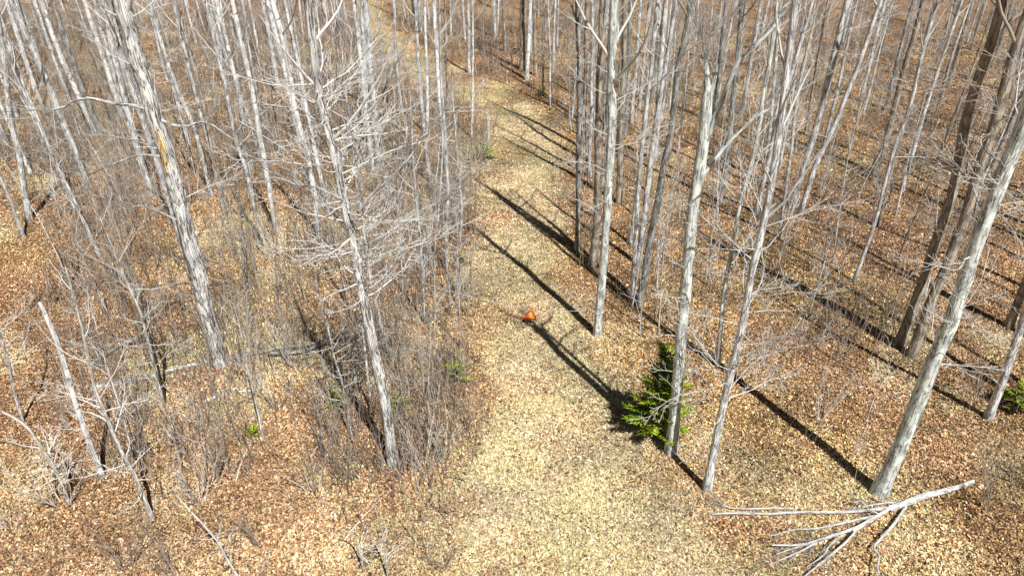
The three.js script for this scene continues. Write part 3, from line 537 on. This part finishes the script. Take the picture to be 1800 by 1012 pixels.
// ---------- evergreens ----------
const needle = [mat(.34, .48, .02, { side: THREE.DoubleSide }), mat(.46, .58, .025, { side: THREE.DoubleSide }), mat(.52, .64, .03, { side: THREE.DoubleSide })];
for (const m of needle) { m.roughness = .7; }
function spray(G, R, s, d, len, wide) {      // a flat twig with needles both sides
  const dir = d.clone().normalize(), side = dir.clone().cross(V(0, 1, 0)).normalize(), up = side.clone().cross(dir), n = Math.max(5, Math.round(len / .016));
  for (let i = 0; i < n; i++) for (const q of [-1, 1]) {
    const t = (i + R() * .6) / n, b = s.clone().addScaledVector(dir, len * t); b.y += len * .1 * t * t;
    const L = wide * (1 - .65 * t) * (.7 + .5 * R()), tip = b.clone().addScaledVector(side, q * L).addScaledVector(dir, L * .6).addScaledVector(up, (R() - .4) * L * .6), w = dir.clone().multiplyScalar(.012), k = G.p.length / 3;
    for (const v of [b.clone().sub(w), b.clone().add(w), tip]) { G.p.push(v.x, v.y, v.z); G.n.push(up.x, up.y, up.z); }
    G.i.push(k, k + 1, k + 2);
  }
}
function evergreen(name, label, px, py, H, spread, seed, opt = {}) {
  const R = rngOf(seed), foot = onGround(px, py); foot.y = gh(foot.x, foot.z); const root = thing(name, label, opt.cat ?? 'fir', foot);
  const t = new Geo(), path = spline([V(0, -.06, 0), V(.02, H * .5, .01), V(.04, H, 0)], 10); t.tube(path, path.map((_, i) => lerp(.012 * H + .008, .005, i / 10)), 6, {}); part('trunk', t.build(), bark.dark, root);
  const n = opt.n ?? 26;
  for (let i = 0; i < n; i++) {
    const f = (i + R()) / n, h = lerp(opt.from ?? .12, .98, f) * H, a = i * 2.4 + R() * .8, L = spread * (1.05 - f * .8) * (.35 + .95 * R()), d = V(Math.cos(a), .15 + .5 * f, Math.sin(a)).normalize(), s = V(.03 * h / H, h, 0), br = new Geo(), nd = new Geo();
    const end = s.clone().addScaledVector(d, L); end.y += L * .05; br.tube([s, s.clone().lerp(end, .5).add(V(0, .02, 0)), end], [.008, .006, .003], 4, {});
    const b = part('branch', br.build(), bark.dark, root), m = Math.max(5, Math.round(L * 34));
    for (let k = 0; k < m; k++) { const q = .22 + .78 * (k + R()) / m, sd = V(-d.z, 0, d.x).multiplyScalar((k % 2 ? 1 : -1) * (.55 + .5 * R())).addScaledVector(d, .75); sd.y += (R() - .4) * .4; spray(nd, R, s.clone().lerp(end, q), sd, (.14 + .2 * R()) * (1.15 - .6 * q) * (L > .4 ? 1 : .8), .046); }
    spray(nd, R, end, d, .2, .05);
    part('foliage', nd.build(), needle[R() < .3 ? 0 : R() < .5 ? 1 : 2], b);
  }
  standing.push([foot.x, foot.z, .3]); const P = toPixel(foot); if (opt.ref) landmarks.push([P[0], P[1], opt.ref]);
}
evergreen('fir_tree', 'small bright green fir behind the broken-topped trunk', 1152, 766, 3.1, .88, 41, { n: 96, from: .1, ref: 'the small green fir' });
evergreen('fir_sapling', 'low green hemlock tuft at the left trail edge', 800, 668, .6, .42, 42, { n: 12, cat: 'sapling' });
evergreen('fir_sapling', 'low green evergreen tuft in brush left of the crooked tree', 592, 716, .5, .36, 43, { n: 10, cat: 'sapling' });
evergreen('fir_sapling', 'dull green evergreen tuft right beside the crooked grey trunk', 702, 724, .5, .4, 44, { n: 10, cat: 'sapling' });
evergreen('fir_sapling', 'bright green evergreen bush at the right edge', 1786, 722, .9, .7, 45, { n: 18, cat: 'sapling' });
evergreen('fir_sapling', 'tiny green sprout in the leaves, lower left', 446, 764, .16, .14, 46, { n: 5, cat: 'sapling' });
evergreen('fir_sapling', 'low green evergreen patch where the far trail narrows', 850, 280, .6, .9, 47, { n: 12, cat: 'sapling' });
evergreen('fir_sapling', 'small green evergreen beside the bright trunk at the bend', 952, 168, .7, .6, 48, { n: 10, cat: 'sapling' });
evergreen('fir_sapling', 'small evergreen tuft in the leaf litter left of the trail', 812, 462, .35, .3, 49, { n: 7, cat: 'sapling' });

// ---------- fallen wood ----------
function lying(G, pix, w0, w1, h0, h1, R, twigs = 0, sides = 8) {
  const P0 = onGround(pix[0][0], pix[0][1]), mpp = toPixel(P0)[2] / F, pts = pix.map(([x, y], i) => { const h = lerp(h0, h1, i / (pix.length - 1)), p = onGround(x, y, h); p.y += gh(p.x, p.z); return p; });
  const n = Math.max(8, pix.length * 4), path = spline(pts, n), rad = path.map((_, i) => lerp(w0, w1, i / n) * 1.05 * mpp / 2);
  G.tube(path, rad, sides, { lump: .14, seed: Math.floor(R() * 99) });
  for (let i = 0; i < twigs; i++) { const k = 2 + Math.floor(R() * (n - 2)), d = path[k].clone().sub(path[k - 1]).normalize().add(V((R() - .5) * 1.8, R() * .5, (R() - .5) * 1.8)); limb(G, R, path[k], d, .15 + R() * .5, .006, { depth: 1, up: -.25, wob: .3 }); }
  return path;
}
{
  const R = rngOf(77), Z = p => p.map(([x, y]) => [1240 + x / 3.6, 820 + y / 3.6]);
  const foot = V(0, 0, 0), root = thing('fallen_branch', 'large bleached fallen branch spread on the ground, lower right', 'branch', foot);
  let g = new Geo(); lying(g, Z([[1700, 90], [1640, 115], [1480, 165], [1380, 190], [1260, 240], [1160, 272], [1100, 310], [1000, 368], [930, 410]]), 7, 6, .10, .2, R, 2, 10); 
  // thicken the middle of the stem
  lying(g, Z([[1600, 128], [1480, 165], [1380, 190], [1260, 240], [1160, 272]]), 9, 11, .10, .13, R, 0, 10);
  part('trunk', g.build(), bark.dead, root);
  for (const [p, a, b, h0, h1, tw] of [
    [[[1180, 265], [1000, 280], [800, 290], [600, 290], [400, 300], [150, 293], [40, 297]], 6, 3, .16, .10, 8],
    [[[1270, 232], [1150, 235], [1050, 245], [900, 278]], 4, 2, .14, .12, 4],
    [[[560, 268], [400, 265], [180, 262], [120, 245], [90, 210]], 4, 2, .10, .14, 8],
    [[[1090, 312], [900, 350], [700, 395], [560, 402], [430, 438]], 4.5, 1.8, .2, .08, 6],
    [[[1080, 320], [980, 375], [850, 425], [740, 460], [640, 490], [560, 500], [420, 498]], 6, 3, .2, .2, 4],
    [[[660, 488], [560, 520], [450, 556]], 3.5, 2, .2, .1, 3],
    [[[850, 428], [720, 475], [600, 540], [500, 585], [400, 625]], 4, 2, .2, .06, 5],
    [[[980, 382], [900, 470], [820, 540], [750, 600], [640, 690], [600, 730]], 4.5, 2.6, .2, .1, 8],
    [[[880, 430], [790, 500], [750, 560], [640, 640]], 3, 1.6, .3, .1, 4],
    [[[1270, 262], [1200, 360], [1120, 450], [1070, 520], [1100, 560], [1090, 640], [1100, 690]], 5, 2.6, .16, .3, 5],
    [[[1095, 300], [1040, 272], [990, 222], [940, 225]], 3, 1.5, .2, .35, 3]]) { const q = new Geo(); lying(q, Z(p), a, b, h0, h1, R, tw * 3, 7); part('branch', q.build(), bark.dead, root); }
  const log = (label, pix, a, b, h0, h1, kind, tw, name = 'fallen_log') => { const o = thing(name, label, 'log', V(0, 0, 0)), q = new Geo(); lying(q, pix, a, b, h0, h1, R, tw, 9); part('trunk', q.build(), bark[kind === 'dead' ? 'log' : kind], o); return o; };
  log('long pale fallen log lying behind the big orange-stained trunk', [[160, 683], [203, 674], [270, 660], [330, 644], [370, 637], [440, 622], [500, 612], [560, 604], [615, 590]], 10, 6, .1, .14, 'dead', 4);
  log('thin fallen pole parallel to the long fallen log', [[470, 622], [530, 618], [580, 600], [650, 580]], 5, 3, .2, .2, 'pale', 4);
  log('bleached fallen limb propped left of the long fallen log', [[160, 640], [207, 609], [228, 601], [262, 590]], 5, 6, .1, .3, 'dead', 6);
  log('short dark crooked log in front of the big trunk', [[372, 702], [392, 694], [415, 690], [455, 686]], 5, 4, .08, .08, 'rough', 3);
  log('small broken pale stick leaning near the brown slim stem', [[248, 566], [275, 540], [290, 524]], 5, 4, .1, .6, 'dead', 1);
  log('dark rotten log in the brush behind the crooked tree', [[705, 556], [735, 550], [772, 546]], 7, 6, .08, .08, 'dark', 3);
  log('reddish thin dead pole right of the big trunk, in grass', [[392, 552], [430, 556], [470, 552], [515, 546]], 3, 2, .05, .05, 'brown', 2);
  log('fallen pole in shadow among the distant right trees', [[1160, 460], [1250, 452], [1330, 442]], 4, 3, .1, .1, 'brown', 2);
}

// ---------- rope and warning sign ----------
{
  const top = onGround(932, 544.5, .62), knotL = onPlane(745, 498, traced[57 - 1] ? -20.4 : -20.4), knotR = onPlane(1052, 546, onGround(1050, 588).z + .2);
  const ropeGeo = new Geo(), pts = [];
  const seg = (a, b, sag, n) => { for (let i = 0; i <= n; i++) { const t = i / n, p = a.clone().lerp(b, t); p.y -= sag * 4 * t * (1 - t); if (!(pts.length && i === 0)) pts.push(p); } };
  seg(knotL, top, .06, 14); seg(top, knotR, .03, 12);
  ropeGeo.tube(pts, pts.map(() => .0065), 6, {});
  const rope = thing('rope', 'thin white rope strung across the trail holding the sign', 'rope', V(0, 0, 0)); part('cord', ropeGeo.build(), mat(.66, .66, .62), rope);
  const ring = (p, r) => { const g = new THREE.TorusGeometry(r, .009, 6, 20); g.rotateX(Math.PI / 2); g.translate(p.x, p.y, p.z); return g; };
  part('loop', ring(onPlane(1052, 546, onGround(1050, 588).z), .19), rope.children[0].material, rope);
  const s = thing('warning_sign', 'orange triangular warning sign with red border hanging over the trail', 'sign', V(top.x, top.y - .4, top.z));
  const tri = (w, h, cut) => { const sh = new THREE.Shape(); const hw = w / 2; sh.moveTo(-hw + cut * .3, 0); sh.lineTo(hw - cut * .3, 0); sh.lineTo(hw, cut * .55); sh.lineTo(cut * .45, h); sh.lineTo(-cut * .45, h); sh.lineTo(-hw, cut * .55); sh.closePath(); return sh; };
  const ext = (sh, d) => new THREE.ExtrudeGeometry(sh, { depth: d, bevelEnabled: false });
  const plate = part('border', ext(tri(.44, .40, .07), .004), mat(.78, .03, .012, { roughness: .45 }), s);
  const face = ext(tri(.335, .30, .02), .003); face.translate(0, .05, .004); part('panel', face, mat(1, .47, .01, { roughness: .45 }), s);
  const bar = new THREE.Shape(); bar.moveTo(-.012, 0); bar.lineTo(.012, 0); bar.lineTo(.021, .125); bar.lineTo(-.021, .125); bar.closePath();
  const bg = ext(bar, .002); bg.translate(0, .125, .0075); part('exclamation_mark', bg, mat(.85, .82, .7), s);
  const dot = new THREE.CylinderGeometry(.018, .018, .002, 16); dot.rotateX(Math.PI / 2); dot.translate(0, .093, .0085); part('exclamation_dot', dot, mat(.85, .82, .7), s);
  s.rotation.set(-.2, -.03, -.10);
  landmarks.push([932, 560, 'the orange warning sign']);
}
settleLabels();
scene.traverse(o => { if (o.isMesh) { o.castShadow = true; o.receiveShadow = true; } });
renderer.render(scene, camera);
